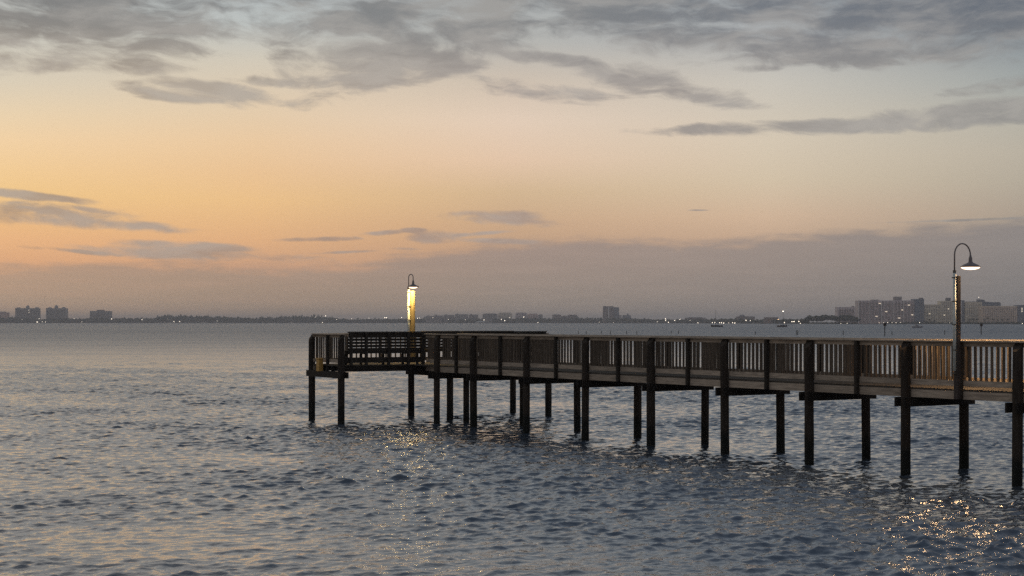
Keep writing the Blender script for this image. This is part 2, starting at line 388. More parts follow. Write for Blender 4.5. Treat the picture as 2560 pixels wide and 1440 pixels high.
# ------------------------------------------------------------------ water
def build_water():
    # rows in Y, finer near the camera; columns fan out so their pitch grows with distance
    ys = [19.0]
    while ys[-1] < 5600:
        y = ys[-1]
        if y < 30: d = 0.050
        elif y < 70: d = 0.050 + (y - 30) * 0.0006
        elif y < 110: d = 0.074 + (y - 70) * 0.0015
        elif y < 180: d = 0.134 + (y - 110) * 0.006
        else: d = max(0.6, y * y / 32400 * 2.0)
        ys.append(y + min(d, 350))
    ys = np.array(ys); nc = 800
    s = np.linspace(-1, 1, nc); ww = np.sign(s) * (0.42 * np.abs(s) + 0.0)
    X = ww[None, :] * ys[:, None] + s[None, :] * 2.0
    Y = np.repeat(ys[:, None], nc, 1)
    dy = np.gradient(ys)[:, None]; dx = (0.42 * 2 / nc) * ys[:, None]
    sp = np.maximum(dy, dx)
    Xo, Yo, Zo = X.copy(), Y.copy(), np.zeros_like(X)
    nw = 120
    lams = np.exp(np.linspace(math.log(0.12), math.log(1.9), nw)) * np.exp(rng.normal(0, .03, nw))
    near = ys < 420
    Xn, Yn, spn = X[near], Y[near], sp[near]
    # slow patches where the chop is stronger or weaker
    gust = np.ones_like(Xn)
    for k in range(6):
        a = rng.uniform(0, 6.28); l = rng.uniform(6, 22); ph = rng.uniform(0, 6.28)
        gust += 0.13 * np.sin(2 * math.pi / l * (Xn * math.cos(a) + Yn * math.sin(a)) + ph)
    gx = np.zeros_like(Xn); gy = np.zeros_like(Xn); gz = np.zeros_like(Xn)
    for i, l in enumerate(lams):
        k = 2 * math.pi / l
        sl = 0.0415 * (1.0 if l < 0.42 else (0.42 / l) ** 1.05)
        th_ = R(-78) + rng.normal(0, R(44))
        cx, cy = math.cos(th_), math.sin(th_)
        fade = np.clip((l / spn - 1.9) / 1.5, 0, 1)
        if fade.max() == 0: continue
        a = sl / k * fade * gust
        ph = k * (Xn * cx + Yn * cy) + rng.uniform(0, 6.28)
        sn, cs = np.sin(ph), np.cos(ph)
        gz += a * cs; gx -= 0.95 * a * cx * sn; gy -= 0.95 * a * cy * sn
    Xo[near] += gx; Yo[near] += gy; Zo[near] += gz
    nr = len(ys); co = np.stack([Xo, Yo, Zo], -1).reshape(-1, 3).astype(np.float32)
    i = np.arange(nr - 1)[:, None] * nc + np.arange(nc - 1)[None, :]
    q = np.stack([i, i + 1, i + nc + 1, i + nc], -1).reshape(-1).astype(np.int32)
    me = bpy.data.meshes.new('water'); nf = (nr - 1) * (nc - 1)
    me.vertices.add(len(co)); me.vertices.foreach_set('co', co.ravel())
    me.loops.add(nf * 4); me.loops.foreach_set('vertex_index', q)
    me.polygons.add(nf); me.polygons.foreach_set('loop_start', np.arange(nf, dtype=np.int32) * 4)
    me.polygons.foreach_set('loop_total', np.full(nf, 4, dtype=np.int32))
    me.update(calc_edges=True); me.shade_smooth(); print('WATER tris', nf * 2)
    m = bpy.data.materials.new('sea_water'); m.use_nodes = True
    t = NT(m.node_tree); b = t.n['Principled BSDF']
    b.inputs['Base Color'].default_value = (0.050, 0.066, 0.084, 1); b.inputs['IOR'].default_value = 1.40
    g = t.new('ShaderNodeNewGeometry'); s_ = t.new('ShaderNodeSeparateXYZ'); t.l.new(g.outputs['Position'], s_.inputs[0])
    far = t.ss(s_.outputs[1], 60.0, 220.0)
    vf = far
    b.inputs['Roughness'].default_value = 0.07
    pos = g.outputs['Position']
    n1 = t.noise(pos, 7.0, 3, 0.55, 0.3)
    mp = t.new('ShaderNodeMapping'); mp.inputs['Scale'].default_value = (0.55, 1.0, 1.0); mp.inputs['Rotation'].default_value = (0, 0, R(12)); t.l.new(pos, mp.inputs[0])
    n2 = t.noise(mp.outputs[0], 1.6, 5, 0.62, 0.2)
    n3 = t.noise(mp.outputs[0], 0.012, 6, 0.55)          # wind lanes on the open water
    t.put(b.inputs['Roughness'], t.m('MULTIPLY_ADD', t.ss(t.m('LOGARITHM', s_.outputs[1], math.e), math.log(42), math.log(620)), t.m('MULTIPLY_ADD', n3, 0.16, 0.32), 0.06))
    n0 = t.noise(pos, 17.0, 2, 0.5)
    h = t.m('ADD', t.m('ADD', t.m('MULTIPLY', n1, 0.014), t.m('MULTIPLY', n0, 0.003)), t.m('MULTIPLY', n2, t.m('MULTIPLY_ADD', far, 0.10, 0.03)))
    n4 = t.noise(mp.outputs[0], 0.06, 7, 0.54)
    h = t.m('ADD', h, t.m('MULTIPLY', t.m('MULTIPLY', n4, t.ss(s_.outputs[1], 90.0, 260.0)), 4.0))
    bp = t.new('ShaderNodeBump'); bp.inputs['Strength'].default_value = 1.0; bp.inputs['Distance'].default_value = 1.0
    t.l.new(h, bp.inputs['Height']); t.l.new(bp.outputs[0], b.inputs['Normal'])
    b.inputs['Coat Weight'].default_value = 0.75; b.inputs['Coat IOR'].default_value = 1.4; b.inputs['Coat Roughness'].default_value = 0.08; t.l.new(bp.outputs[0], b.inputs['Coat Normal'])
    t.l.new(b.inputs['Roughness'].links[0].from_socket, b.inputs['Coat Roughness'])
    me.materials.append(m)
    o = obj('water', me); tag(o, kind='structure')
build_water()

# land behind the bay: low shore strip following the coast line
SHORE = [(-2200, 5400), (0, 5400), (1000, 5400), (1500, 5000), (1750, 4300), (1960, 3300), (2100, 2900), (2560, 2700), (4200, 2600)]
def shore_y(px):
    for (a, ya), (b, yb) in zip(SHORE[:-1], SHORE[1:]):
        if a <= px <= b:
            return ya + (yb - ya) * (px - a) / (b - a)
    return SHORE[-1][1]
def far_pt(px, extra=0.0, z=0.0):
    Y = shore_y(px) + extra; return Vector(((px - 1280) / 4000 * Y, Y, z))
def far_z(py, Y): return EYE + (HOR - py) / 4000 * Y
M['land'] = mat('shore_ground', (0.07, 0.065, 0.045), 0.95, 0.1, 0.4, 0.05)
M['foliage'] = mat('far_foliage', (0.045, 0.055, 0.03), 0.95, 0.1, 0.5, 0.15, rnd=0.3)
M['trunk'] = mat('palm_trunk_bark', (0.10, 0.08, 0.06), 0.9, 0.1)
def build_land():
    V, Fc = [], []
    for px in range(-2200, 4201, 40):
        w = 14 * math.sin(px * 0.021) + 9 * math.sin(px * 0.057 + 1)
        for ex, z in ((w - 8, -1.0), (w, 0.5), (w + 25, 1.3), (1500, 1.8), (9000, 2.0)):
            V.append(far_pt(px, ex, z))
    n = len(V) // 5
    for i in range(n - 1):
        for k in range(4): Fc.append((i * 5 + k, i * 5 + 5 + k, i * 5 + 6 + k, i * 5 + 1 + k))
    o = obj('ground', mk('ground', V, Fc, 'land')); tag(o, kind='structure')
build_land()

# ------------------------------------------------------------------ far tree belt: rough clumps of foliage
import bmesh
_bm = bmesh.new(); bmesh.ops.create_icosphere(_bm, subdivisions=2, radius=1.0)
ICO_V = np.array([v.co[:] for v in _bm.verts]); ICO_F = [tuple(v.index for v in f.verts) for f in _bm.faces]; _bm.free()
_bm = bmesh.new(); bmesh.ops.create_icosphere(_bm, subdivisions=1, radius=1.0)
ICO1_V = np.array([v.co[:] for v in _bm.verts]); ICO1_F = [tuple(v.index for v in f.verts) for f in _bm.faces]; _bm.free()
def clump(c, rx, ry, rz, rnd, geo='lo'):
    v, f = (ICO1_V, ICO1_F) if geo == 'lo' else (ICO_V, ICO_F)
    j = 1 + rnd.uniform(-0.28, 0.28, (len(v), 1))
    return (v * j * np.array([rx, ry, rz]) + np.array(c)).tolist(), f
def tree_top(px):            # skyline of the tree belt in photograph rows
    pts = [(-2200,796),(0,795),(30,793),(100,797),(210,796),(300,795),(380,796),(395,790),(430,788),(470,789),(560,792),(640,795),(700,792),(760,790),(800,790),(835,795),(860,798),(1000,797),(1060,795),(1200,797),
           (1360,795),(1380,796),(1440,794),(1500,796),(1560,794),(1600,797),(1700,799),(1760,797),(1850,798),(1920,798),(1990,797),(2010,797),(2060,800),(4200,800)]
    for (a, ya), (b, yb) in zip(pts[:-1], pts[1:]):
        if a <= px <= b: return ya + (yb - ya) * (px - a) / (b - a)
    return 799
def build_trees():
    parts = []
    px = -900.0
    while px < 2020:
        Y = shore_y(px)
        top = far_z(tree_top(px) + rng.normal(0, 1.0), Y)
        ex = rng.uniform(20, 120); p = far_pt(px, ex)
        h = max(3.5, top); r = rng.uniform(4, 9)
        parts.append(clump((p.x, p.y, h * 0.52), r, r, h * 0.50, rng))
        if rng.random() < 0.10:
            parts.append(clump((p.x + 3, p.y, h * 1.0), 2.2, 2.2, h * 0.22, rng))
        px += r * 4000 / Y * 0.55
    px = 2020.0
    while px < 3300:                       # lower hedge in front of the tall blocks
        Y = shore_y(px); p = far_pt(px, rng.uniform(8, 25)); r = rng.uniform(2.0, 4.0)
        parts.append(clump((p.x, p.y, 1.2), r, r, rng.uniform(1.6, 3.4), rng)); px += r * 4000 / Y * 0.8
    o = obj('far_tree_belt', mk('far_tree_belt', *join_geo(parts), 'foliage'))
    tag(o, 'dark low belt of trees along the whole far shore', 'trees', kind='stuff')
    # the nearer grove beside the tall blocks
    parts = []
    for k in range(420):
        q = rng.uniform(2008, 2150)
        env = 788.5 + 9 * max(0, (2035 - q) / 27) ** 1.5 + 1.5 * math.sin(q * .13) + 1.2 * math.sin(q * .31)
        Y = 2880 + rng.uniform(-40, 60); top = far_z(env, Y)
        z = rng.uniform(0.5, 1.0) ** 0.7 * top; r = rng.uniform(1.5, 4.0)
        X = (q - 1280) / 4000 * Y
        parts.append(clump((X, Y, max(1.5, z - r * .6)), r, r, r * .8, rng))
    o = obj('tree_grove', mk('tree_grove', *join_geo(parts), 'foliage'))
    tag(o, 'dense dark grove of trees on the far shore left of the tall blocks', 'trees', kind='stuff')
build_trees()

def palm(px, py_top, ex, label):
    Y = shore_y(px) + ex; X = (px - 1280) / 4000 * Y; h = far_z(py_top, Y) - 1.2
    rt = empty('palm_tree', (X, Y, 1.0), label, 'palm', 'palms in front of the pale blocks')
    rr = random.Random(int(px))
    obj('trunk', mk('trunk', *tube_geo([(X, Y, 1.0), (X + .3, Y, 1 + h * .5), (X, Y, 1 + h * .86)], [.35, .28, .22], 6), 'trunk'), parent=rt).location = -Vector((X, Y, 1.0))
    V, Fc = [], []
    for k in range(16):
        a = 2 * math.pi * k / 16 + rr.uniform(-.2, .2); L = rr.uniform(2.6, 3.6); el = rr.uniform(-.2, .9)
        d = Vector((math.cos(a), math.sin(a), 0)); sd = Vector((-d.y, d.x, 0)) * .45
        base = Vector((0, 0, h * .86)); pts = []
        for q in (0, .35, .7, 1):
            pts.append(base + d * (L * q) + Vector((0, 0, L * (el * q - 0.95 * q * q))))
        o = len(V)
        for i, p_ in enumerate(pts):
            wq = (.5, 1, .8, .1)[i]
            V += [p_ - sd * wq + Vector((0, 0, -.25 * wq)), p_ + Vector((0, 0, .12)), p_ + sd * wq + Vector((0, 0, -.25 * wq))]
        for i in range(3):
            Fc += [(o + i * 3, o + i * 3 + 1, o + i * 3 + 4, o + i * 3 + 3), (o + i * 3 + 1, o + i * 3 + 2, o + i * 3 + 5, o + i * 3 + 4)]
    obj('crown', mk('crown', V, Fc, 'foliage'), (X, Y, 1.0), parent=rt)

# ------------------------------------------------------------------ far buildings
def bmat(name, c, **k): M[name] = mat(name, c, 0.85, 0.2, 0.12, 0.08, **k)
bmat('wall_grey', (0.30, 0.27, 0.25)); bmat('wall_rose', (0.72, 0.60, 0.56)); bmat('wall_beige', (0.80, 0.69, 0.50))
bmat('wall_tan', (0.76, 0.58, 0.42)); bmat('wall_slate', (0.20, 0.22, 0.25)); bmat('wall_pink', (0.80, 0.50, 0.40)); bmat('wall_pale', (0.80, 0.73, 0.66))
bmat('roof_grey', (0.20, 0.19, 0.19)); bmat('wall_brown', (0.26, 0.19, 0.16))
M['glass'] = mat('window_glass', (0.20, 0.19, 0.18), 0.25, 0.6)
M['glow_window'] = mat('lit_window', (0.3, 0.25, 0.2), 0.5, 0.3, emit=(1.0, 0.86, 0.66), es=0.8)

def facade(rt, X0, X1, Y, z0, z1, floors, cols, wall, lit=(), gap=0.3, slab=True, seed=0, mat_w='glass'):
    """windows as recess-dark panels with projecting balcony slabs on the face at Y (towards the bay)"""
    rr = random.Random(seed); fh = (z1 - z0) / floors; cw = (X1 - X0) / cols
    wm = box(cw * (1 - gap), 0.5, fh * 0.52, mat_w, 'window'); lm = box(cw * (1 - gap), 0.5, fh * 0.52, 'glow_window', 'window')
    for i in range(floors):
        for j in range(cols):
            if rr.random() < 0.06: continue
            x = X0 + (j + .5) * cw; z = z0 + (i + .52) * fh
            o = obj('window', lm if (i, j) in lit else wm, (x, Y - 0.12, z), parent=rt)
            if (i, j) in lit: o['label'] = 'window with its light on'
        if slab:
            obj('balcony', box((X1 - X0) * 0.985, 1.7, 0.35, wall, 'balcony'), (.5 * (X0 + X1), Y - 0.86, z0 + i * fh + 0.18), parent=rt)

def bx(rt, name, px0, px1, py0, Y, depth, wall, py1=None, z0=None, dY=0.0):
    """box of a building between two photograph columns, its top at row py0"""
    X0, X1 = (px0 - 1280) / 4000 * Y, (px1 - 1280) / 4000 * Y; zt = far_z(py0, Y); zb = 1.0 if py1 is None else far_z(py1, Y)
    if z0 is not None: zb = z0
    me = mk(name, *box_geo(X1 - X0, depth, zt - zb), wall)
    obj(name, me, (.5 * (X0 + X1), Y + dY + depth / 2, .5 * (zt + zb)), parent=rt)
    return X0, X1, zb, zt

def bld(px, Y, label, cat='building', name='apartment_building', group=None):
    return empty(name, ((px - 1280) / 4000 * Y, Y, 1.0), label, cat, group)

def build_city():
    # --- left: edge block, two domed towers, long hotel
    Y = 5500
    r = bld(8, Y, 'small rose block at the left edge of the far shore'); X0, X1, a, b = bx(r, 'wall', -14, 18, 781, Y, 25, 'wall_pink')
    facade(r, X0 + 2, X1 - 2, Y, 8, b - 2, 5, 5, 'wall_pink', gap=.45, slab=False)
    bx(r, 'roof', -6, 12, 779, Y, 14, 'roof_grey', py1=781, dY=5)
    for (p0, p1, doms, lit, lab) in ((38, 95, ((44, 768), (67, 763), (90, 767.5)), ((8, 5),), 'left one of the twin grey towers with three small domes, one window lit'),
                                ((115, 164), None, None, None, None),):
        if doms is None: continue
        for (p0, p1, doms, lit, lab) in ((38, 95, ((44, 768), (67, 763), (90, 767.5)), ((8, 5),), lab),
                                         (115, 164, ((122, 768), (138.5, 762.5), (157, 767.5)), (), 'right one of the twin grey towers with three small domes, nearer the long hotel')):
            r = bld((p0 + p1) / 2, Y, lab, 'tower', 'domed_tower', 'twin domed towers')
            X0, X1, a, b = bx(r, 'wall', p0, p1, 770.5, Y, 30, 'wall_grey')
            facade(r, X0 + 2, X1 - 2, Y, 6, b - 2, 12, 9, 'wall_grey', lit=lit, gap=.4)
            for dpx, dy in doms:
                rad = (5.2 if dy > 765 else 4.4) / 4000 * Y; zt = far_z(dy, Y)
                zb = b; hgt = zt - zb
                pr = [(rad, zb - 1), (rad, zb + hgt * .35), (rad * .92, zb + hgt * .6), (rad * .6, zb + hgt * .88), (0.05, zb + hgt)]
                obj('dome', mk('dome', *lathe_geo(pr, 14), 'wall_grey', True), ((dpx - 1280) / 4000 * Y, Y + 12, 0), parent=r)
    r = bld(250, Y, 'long flat-roofed grey hotel block right of the twin towers'); X0, X1, a, b = bx(r, 'wall', 224.5, 275, 777.5, Y, 30, 'wall_grey')
    facade(r, X0 + 2, X1 - 2, Y, 6, b - 2, 9, 9, 'wall_grey', gap=.4)
    bx(r, 'penthouse', 241, 258, 774.5, Y, 16, 'wall_brown', py1=777.5, dY=4)
    # --- middle: rows of condominiums
    k = 0
    labs = ['leftmost low grey-brown condominium right of the yellow-lit lamp post', 'low grey-brown condominium, second from the left in its row', 'low grey-brown condominium in the middle of its row', 'tallest grey-brown condominium of the row behind the white marina roof', 'low grey-brown condominium at the right end of its row']
    for (p0, p1, t) in ((1064, 1083, 790), (1084, 1107, 788.5), (1109, 1135, 787.5), (1137, 1170, 785.5), (1172, 1195, 786.5)):
        Y = 5350; r = bld((p0 + p1) / 2, Y, labs[k], group='condominiums in a row'); k += 1
        X0, X1, a, b = bx(r, 'wall', p0, p1, t, Y, 20, 'wall_grey')
        facade(r, X0 + 1, X1 - 1, Y, 5, b - 1, 5, 5, 'wall_rose', gap=.45)
        bx(r, 'stair_head', p0 + 4, p0 + 8, t - 1.8, Y, 6, 'roof_grey', py1=t, dY=5)
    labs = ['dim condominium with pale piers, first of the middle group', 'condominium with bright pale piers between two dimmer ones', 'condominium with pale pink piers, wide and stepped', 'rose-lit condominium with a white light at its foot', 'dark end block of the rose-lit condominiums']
    for i, (p0, p1, t, wl) in enumerate(((1207, 1243, 785, 'wall_grey'), (1245, 1280, 783, 'wall_beige'), (1289, 1318, 783, 'wall_rose'), (1319, 1345, 785.5, 'wall_pink'), (1346, 1356, 786.5, 'wall_grey'))):  # pink wall of the rose-lit block: sunset light put into its colour
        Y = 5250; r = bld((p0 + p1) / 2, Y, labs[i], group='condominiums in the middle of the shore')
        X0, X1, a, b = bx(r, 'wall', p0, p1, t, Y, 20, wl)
        cols = max(2, int((p1 - p0) / 6))
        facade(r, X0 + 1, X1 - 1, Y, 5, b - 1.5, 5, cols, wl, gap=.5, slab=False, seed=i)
        cw = (X1 - X0) / cols
        for j in range(cols + 1):
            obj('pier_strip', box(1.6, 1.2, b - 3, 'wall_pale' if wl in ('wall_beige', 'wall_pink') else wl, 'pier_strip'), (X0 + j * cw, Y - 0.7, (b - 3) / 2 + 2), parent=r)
        bx(r, 'roof', p0 + 3, p1 - 3, t - 1.3, Y, 10, 'roof_grey', py1=t, dY=4)
    Y = 5150
    for (p0, p1, t, lab) in ((1381, 1403, 787, 'low brown building with a pale left corner, left of the tall twin tower'), (1404, 1418, 790, 'lowest brown house between two larger ones'), (1419, 1443, 787.5, 'low brown building with a flat roof, nearest the tall twin tower')):
        r = bld((p0 + p1) / 2, Y, lab, name='low_building'); X0, X1, a, b = bx(r, 'wall', p0, p1, t, Y, 18, 'wall_brown')
        facade(r, X0 + 1, X1 - 1, Y, 5, b - 1, 4, 4, 'wall_brown', gap=.5, slab=False)
        bx(r, 'roof', p0 + 4, p1 - 4, t - 1, Y, 9, 'roof_grey', py1=t, dY=4)
    Y = 5000
    r = bld(1528, Y, 'tall twin slab tower standing alone with a pale stripe down its face', 'tower', 'slab_tower')
    X0, X1, a, b = bx(r, 'wall', 1508, 1534, 765.5, Y, 24, 'wall_brown'); facade(r, X0 + 1, X1 - 1, Y, 6, b - 2, 12, 5, 'wall_brown', gap=.45, slab=False)
    obj('stair_tower', box(3.5, 3, b - 4, 'wall_pale', 'stair_tower'), ((1521.5 - 1280) / 4000 * Y, Y - 1.6, (b - 4) / 2 + 2), parent=r)
    X0, X1, a, b = bx(r, 'wing', 1534.3, 1548, 768, Y, 24, 'wall_slate', dY=3); facade(r, X0 + 1, X1 - 1, Y + 3, 6, b - 2, 11, 3, 'wall_slate', gap=.45, slab=False)
    for (p0, p1, t, wl, lab) in ((1549, 1554, 787, 'wall_rose', 'narrow rose building right beside the tall slab tower'), (1557, 1577, 788, 'wall_slate', 'dark low building with a small turret right of the tall slab tower')):
        r = bld((p0 + p1) / 2, Y, lab, name='low_building'); X0, X1, a, b = bx(r, 'wall', p0, p1, t, Y, 15, wl)
        facade(r, X0 + .5, X1 - .5, Y, 5, b - 1, 4, 2 if p1 - p0 < 8 else 4, wl, gap=.5, slab=False)
        if p1 - p0 > 10: bx(r, 'turret', 1568, 1572, 784, Y, 6, 'wall_slate', py1=788, dY=4)
    Y = 4550
    r = bld(1740, Y, 'long low grey-brown building among the shore lights', name='low_building'); X0, X1, a, b = bx(r, 'wall', 1714, 1764, 794.5, Y, 20, 'wall_brown')
    facade(r, X0 + 1, X1 - 1, Y, 3, b - 1, 3, 10, 'wall_brown', gap=.5, slab=False); bx(r, 'roof', 1722, 1756, 793.2, Y, 10, 'roof_grey', py1=794.5, dY=4)
    Y = 4000
    r = bld(1865, Y, 'low broad house with a raised middle left of the orange light', 'house', 'shore_house')
    X0, X1, a, b = bx(r, 'wall', 1843, 1887, 791, Y, 20, 'wall_brown'); facade(r, X0 + 1, X1 - 1, Y, 3, b - 1, 3, 8, 'wall_brown', gap=.5, slab=False, lit=((1, 4),))
    zt, zb = far_z(786.5, Y), far_z(791, Y); xa, xb = (1848 - 1280) / 4000 * Y, (1864 - 1280) / 4000 * Y
    v = [(xa, Y, zb), (xb, Y, zb), (xb, Y + 16, zb), (xa, Y + 16, zb), (xa + 4, Y + 8, zt), (xb - 4, Y + 8, zt)]
    obj('roof', mk('roof', v, [(0, 1, 5, 4), (1, 2, 5), (2, 3, 4, 5), (3, 0, 4)], 'roof_grey'), (0, 0, 0), parent=r).location = -wloc(r)
    Y = 3500
    r = bld(1925, Y, 'low flat pale building behind the boat moored under the orange light', name='low_building'); X0, X1, a, b = bx(r, 'wall', 1912, 1946, 793, Y, 15, 'wall_brown')
    facade(r, X0 + 1, X1 - 1, Y, 2.5, b - 1, 3, 8, 'wall_brown', gap=.5, slab=False, lit=((1, 6),))
    # marina shed with a white roof
    Y = 5200
    r = bld(1210, Y, 'long low shed with a white slanting roof at the water edge', 'shed', 'marina_shed')
    xa, xb = (1189 - 1280) / 4000 * Y, (1212 - 1280) / 4000 * Y
    v = [(xa, Y, 3), (xb, Y, 5.2), (xb, Y + 14, 7), (xa, Y + 14, 5)]; v += [(q[0], q[1], q[2] - .6) for q in v]
    obj('roof', mk('roof', v, [(0, 1, 2, 3), (7, 6, 5, 4), (0, 4, 5, 1), (1, 5, 6, 2), (2, 6, 7, 3), (3, 7, 4, 0)], 'wall_white'), parent=r).location = -wloc(r)
    for q in (0, .33, .66, 1): obj('post', box(.6, .6, 3.0, 'wall_pale', 'post'), (xa + (xb - xa) * q, Y + 2, 1.7), parent=r)
    # --- right: the tall blocks close to the water
    Y = 2980
    r = bld(2115, Y, 'small grey-rose block behind the grove, left of the tall balconied block'); X0, X1, a, b = bx(r, 'wall', 2093, 2139, 767.5, Y + 60, 20, 'wall_rose')
    facade(r, X0 + 2.5, X1 - 2.5, Y + 60, 4, b - 3, 9, 6, 'wall_rose', gap=.4)
    bx(r, 'stair_head', 2131, 2137, 765, Y + 60, 8, 'wall_grey', py1=767.5, dY=3)
    Y = 2860
    r = bld(2225, Y, 'tallest wide block with rows of balconies, a penthouse and a dark right end')
    X0, X1, a, b = bx(r, 'wall', 2145, 2286, 751, Y, 24, 'wall_rose')
    facade(r, X0 + 1.2, X1 - 1, Y, 3.5, b - 1.2, 13, 17, 'wall_rose', gap=.36, seed=3, lit=((11, 6), (6, 8), (7, 13), (4, 16), (10, 15), (2, 12), (3, 5)))
    for px in (2146, 2174, 2203, 2232, 2258): obj('pier_strip', box(1.0, 2.4, b - 2, 'wall_pale', 'pier_strip'), ((px - 1280) / 4000 * Y, Y - 1.25, (b - 2) / 2 + 1.2), parent=r)
    bx(r, 'penthouse', 2238, 2256, 741.5, Y, 12, 'wall_grey', py1=751, dY=4); bx(r, 'roof_parapet', 2180, 2198, 749, Y, 8, 'wall_grey', py1=751, dY=4)
    X0, X1, a, b = bx(r, 'end_wing', 2286.3, 2309, 747.5, Y, 30, 'wall_slate', dY=-3); facade(r, X0 + 8, X1 - 1, Y - 3, 3.5, b - 1.5, 13, 2, 'wall_slate', gap=.5, slab=False)
    bx(r, 'lift_head', 2301, 2309, 744.5, Y, 10, 'roof_grey', py1=747.5, dY=3)
    r = bld(2345, Y, 'beige block with many small windows left of the near lamp post')
    X0, X1, a, b = bx(r, 'wall', 2309.5, 2352, 761, Y, 22, 'wall_beige', dY=4); facade(r, X0 + 1, X1 - .5, Y + 4, 3.5, b - 1.5, 11, 7, 'wall_beige', gap=.45, seed=5, slab=False, lit=((5, 2),))
    X0, X1, a, b = bx(r, 'wing', 2352.3, 2397, 752.5, Y, 22, 'wall_beige', dY=2); facade(r, X0 + 1, X1 - 1, Y + 2, 3.5, b - 1.5, 13, 8, 'wall_beige', gap=.45, seed=6, slab=False, lit=((4, 1), (8, 3)))
    bx(r, 'penthouse', 2369, 2379, 744.5, Y, 10, 'roof_grey', py1=752.5, dY=5)
    r = bld(2408, Y, 'narrow dark stair tower between two beige blocks', 'tower', 'stair_block'); bx(r, 'wall', 2401, 2414, 750.5, Y, 18, 'wall_slate', dY=6)
    obj('pier_strip', box(1.8, 1.2, far_z(754, Y), 'wall_pale', 'pier_strip'), ((2405 - 1280) / 4000 * Y, Y + 5.3, far_z(754, Y) / 2 + 1), parent=r)
    r = bld(2433, Y, 'tall beige block directly right of the near lamp post')
    X0, X1, a, b = bx(r, 'wall', 2414.3, 2455, 755.5, Y, 22, 'wall_beige'); facade(r, X0 + 1, X1 - 1, Y, 3.5, b - 1.5, 12, 7, 'wall_beige', gap=.45, seed=7, slab=False)
    bx(r, 'roof_parapet', 2414.3, 2455, 753.8, Y, 3, 'roof_grey', py1=755.5, dY=1)
    r = bld(2476, Y + 80, 'dark slanted-roof block rising behind the two beige blocks')
    Yb = Y + 80; xs = [(2449, 748), (2461, 750), (2463, 754), (2502, 757)]
    v = []; 
    for q, py in xs: X = (q - 1280) / 4000 * Yb; v += [(X, Yb, 1), (X, Yb, far_z(py, Yb)), (X, Yb + 20, far_z(py, Yb)), (X, Yb + 20, 1)]
    f = [(0, 3, 2, 1), (12, 13, 14, 15)]
    for i in range(3):
        o = i * 4; f += [(o, o + 1, o + 5, o + 4), (o + 1, o + 2, o + 6, o + 5), (o + 2, o + 3, o + 7, o + 6)]
    obj('wall', mk('wall', v, f, 'wall_slate'), parent=r).location = -wloc(r)
    bx(r, 'lift_head', 2492, 2501, 755, Yb, 8, 'roof_grey', py1=757.5, dY=3)
    Y = 2800
    r = bld(2500, Y, 'low wide tan block with faint window rows behind the palms')
    X0, X1, a, b = bx(r, 'wall', 2455.4, 2543, 766, Y, 24, 'wall_tan'); facade(r, X0 + 1, X1 - 1, Y, 3.5, b - 1.5, 9, 16, 'wall_tan', gap=.5, seed=8, slab=False)
    bx(r, 'roof_parapet', 2456, 2542, 765, Y, 2, 'wall_beige', py1=766, dY=1)
    r = bld(2575, Y, 'dark blue-grey block cut by the right edge of the photo with lit windows')
    X0, X1, a, b = bx(r, 'wall', 2544, 2610, 762.5, Y, 24, 'wall_slate'); facade(r, X0 + 1, X1 - 1, Y, 3.5, b - 1.5, 10, 10, 'wall_slate', gap=.5, seed=9, slab=False, lit=((8, 1), (6, 1), (7, 1), (6, 3)))
    for i, (px, t, lb) in enumerate(((2325, 797, 'leftmost of the palms before the pale blocks'), (2336, 799, 'short palm right of the leftmost one'), (2424, 797, 'palm just right of the near lamp post'), (2433, 795, 'tall palm at the left of a close pair'),
                                     (2443, 795, 'tall palm at the right of a close pair'), (2461, 796, 'palm at the left corner of the tan block'), (2470, 792, 'tallest of the palms'), (2483, 795, 'palm left of the middle of the tan block'),
                                     (2493, 797, 'palm at the middle of the tan block'), (2505, 797, 'short palm right of the middle of the tan block'), (2520, 796, 'rightmost palm before the tan block'), (2312, 801, 'smallest palm at the dark end of the tallest block'))):
        palm(px, t, 30 + (i % 3) * 8, lb)
bmat('wall_white', (0.75, 0.72, 0.66))
build_city()

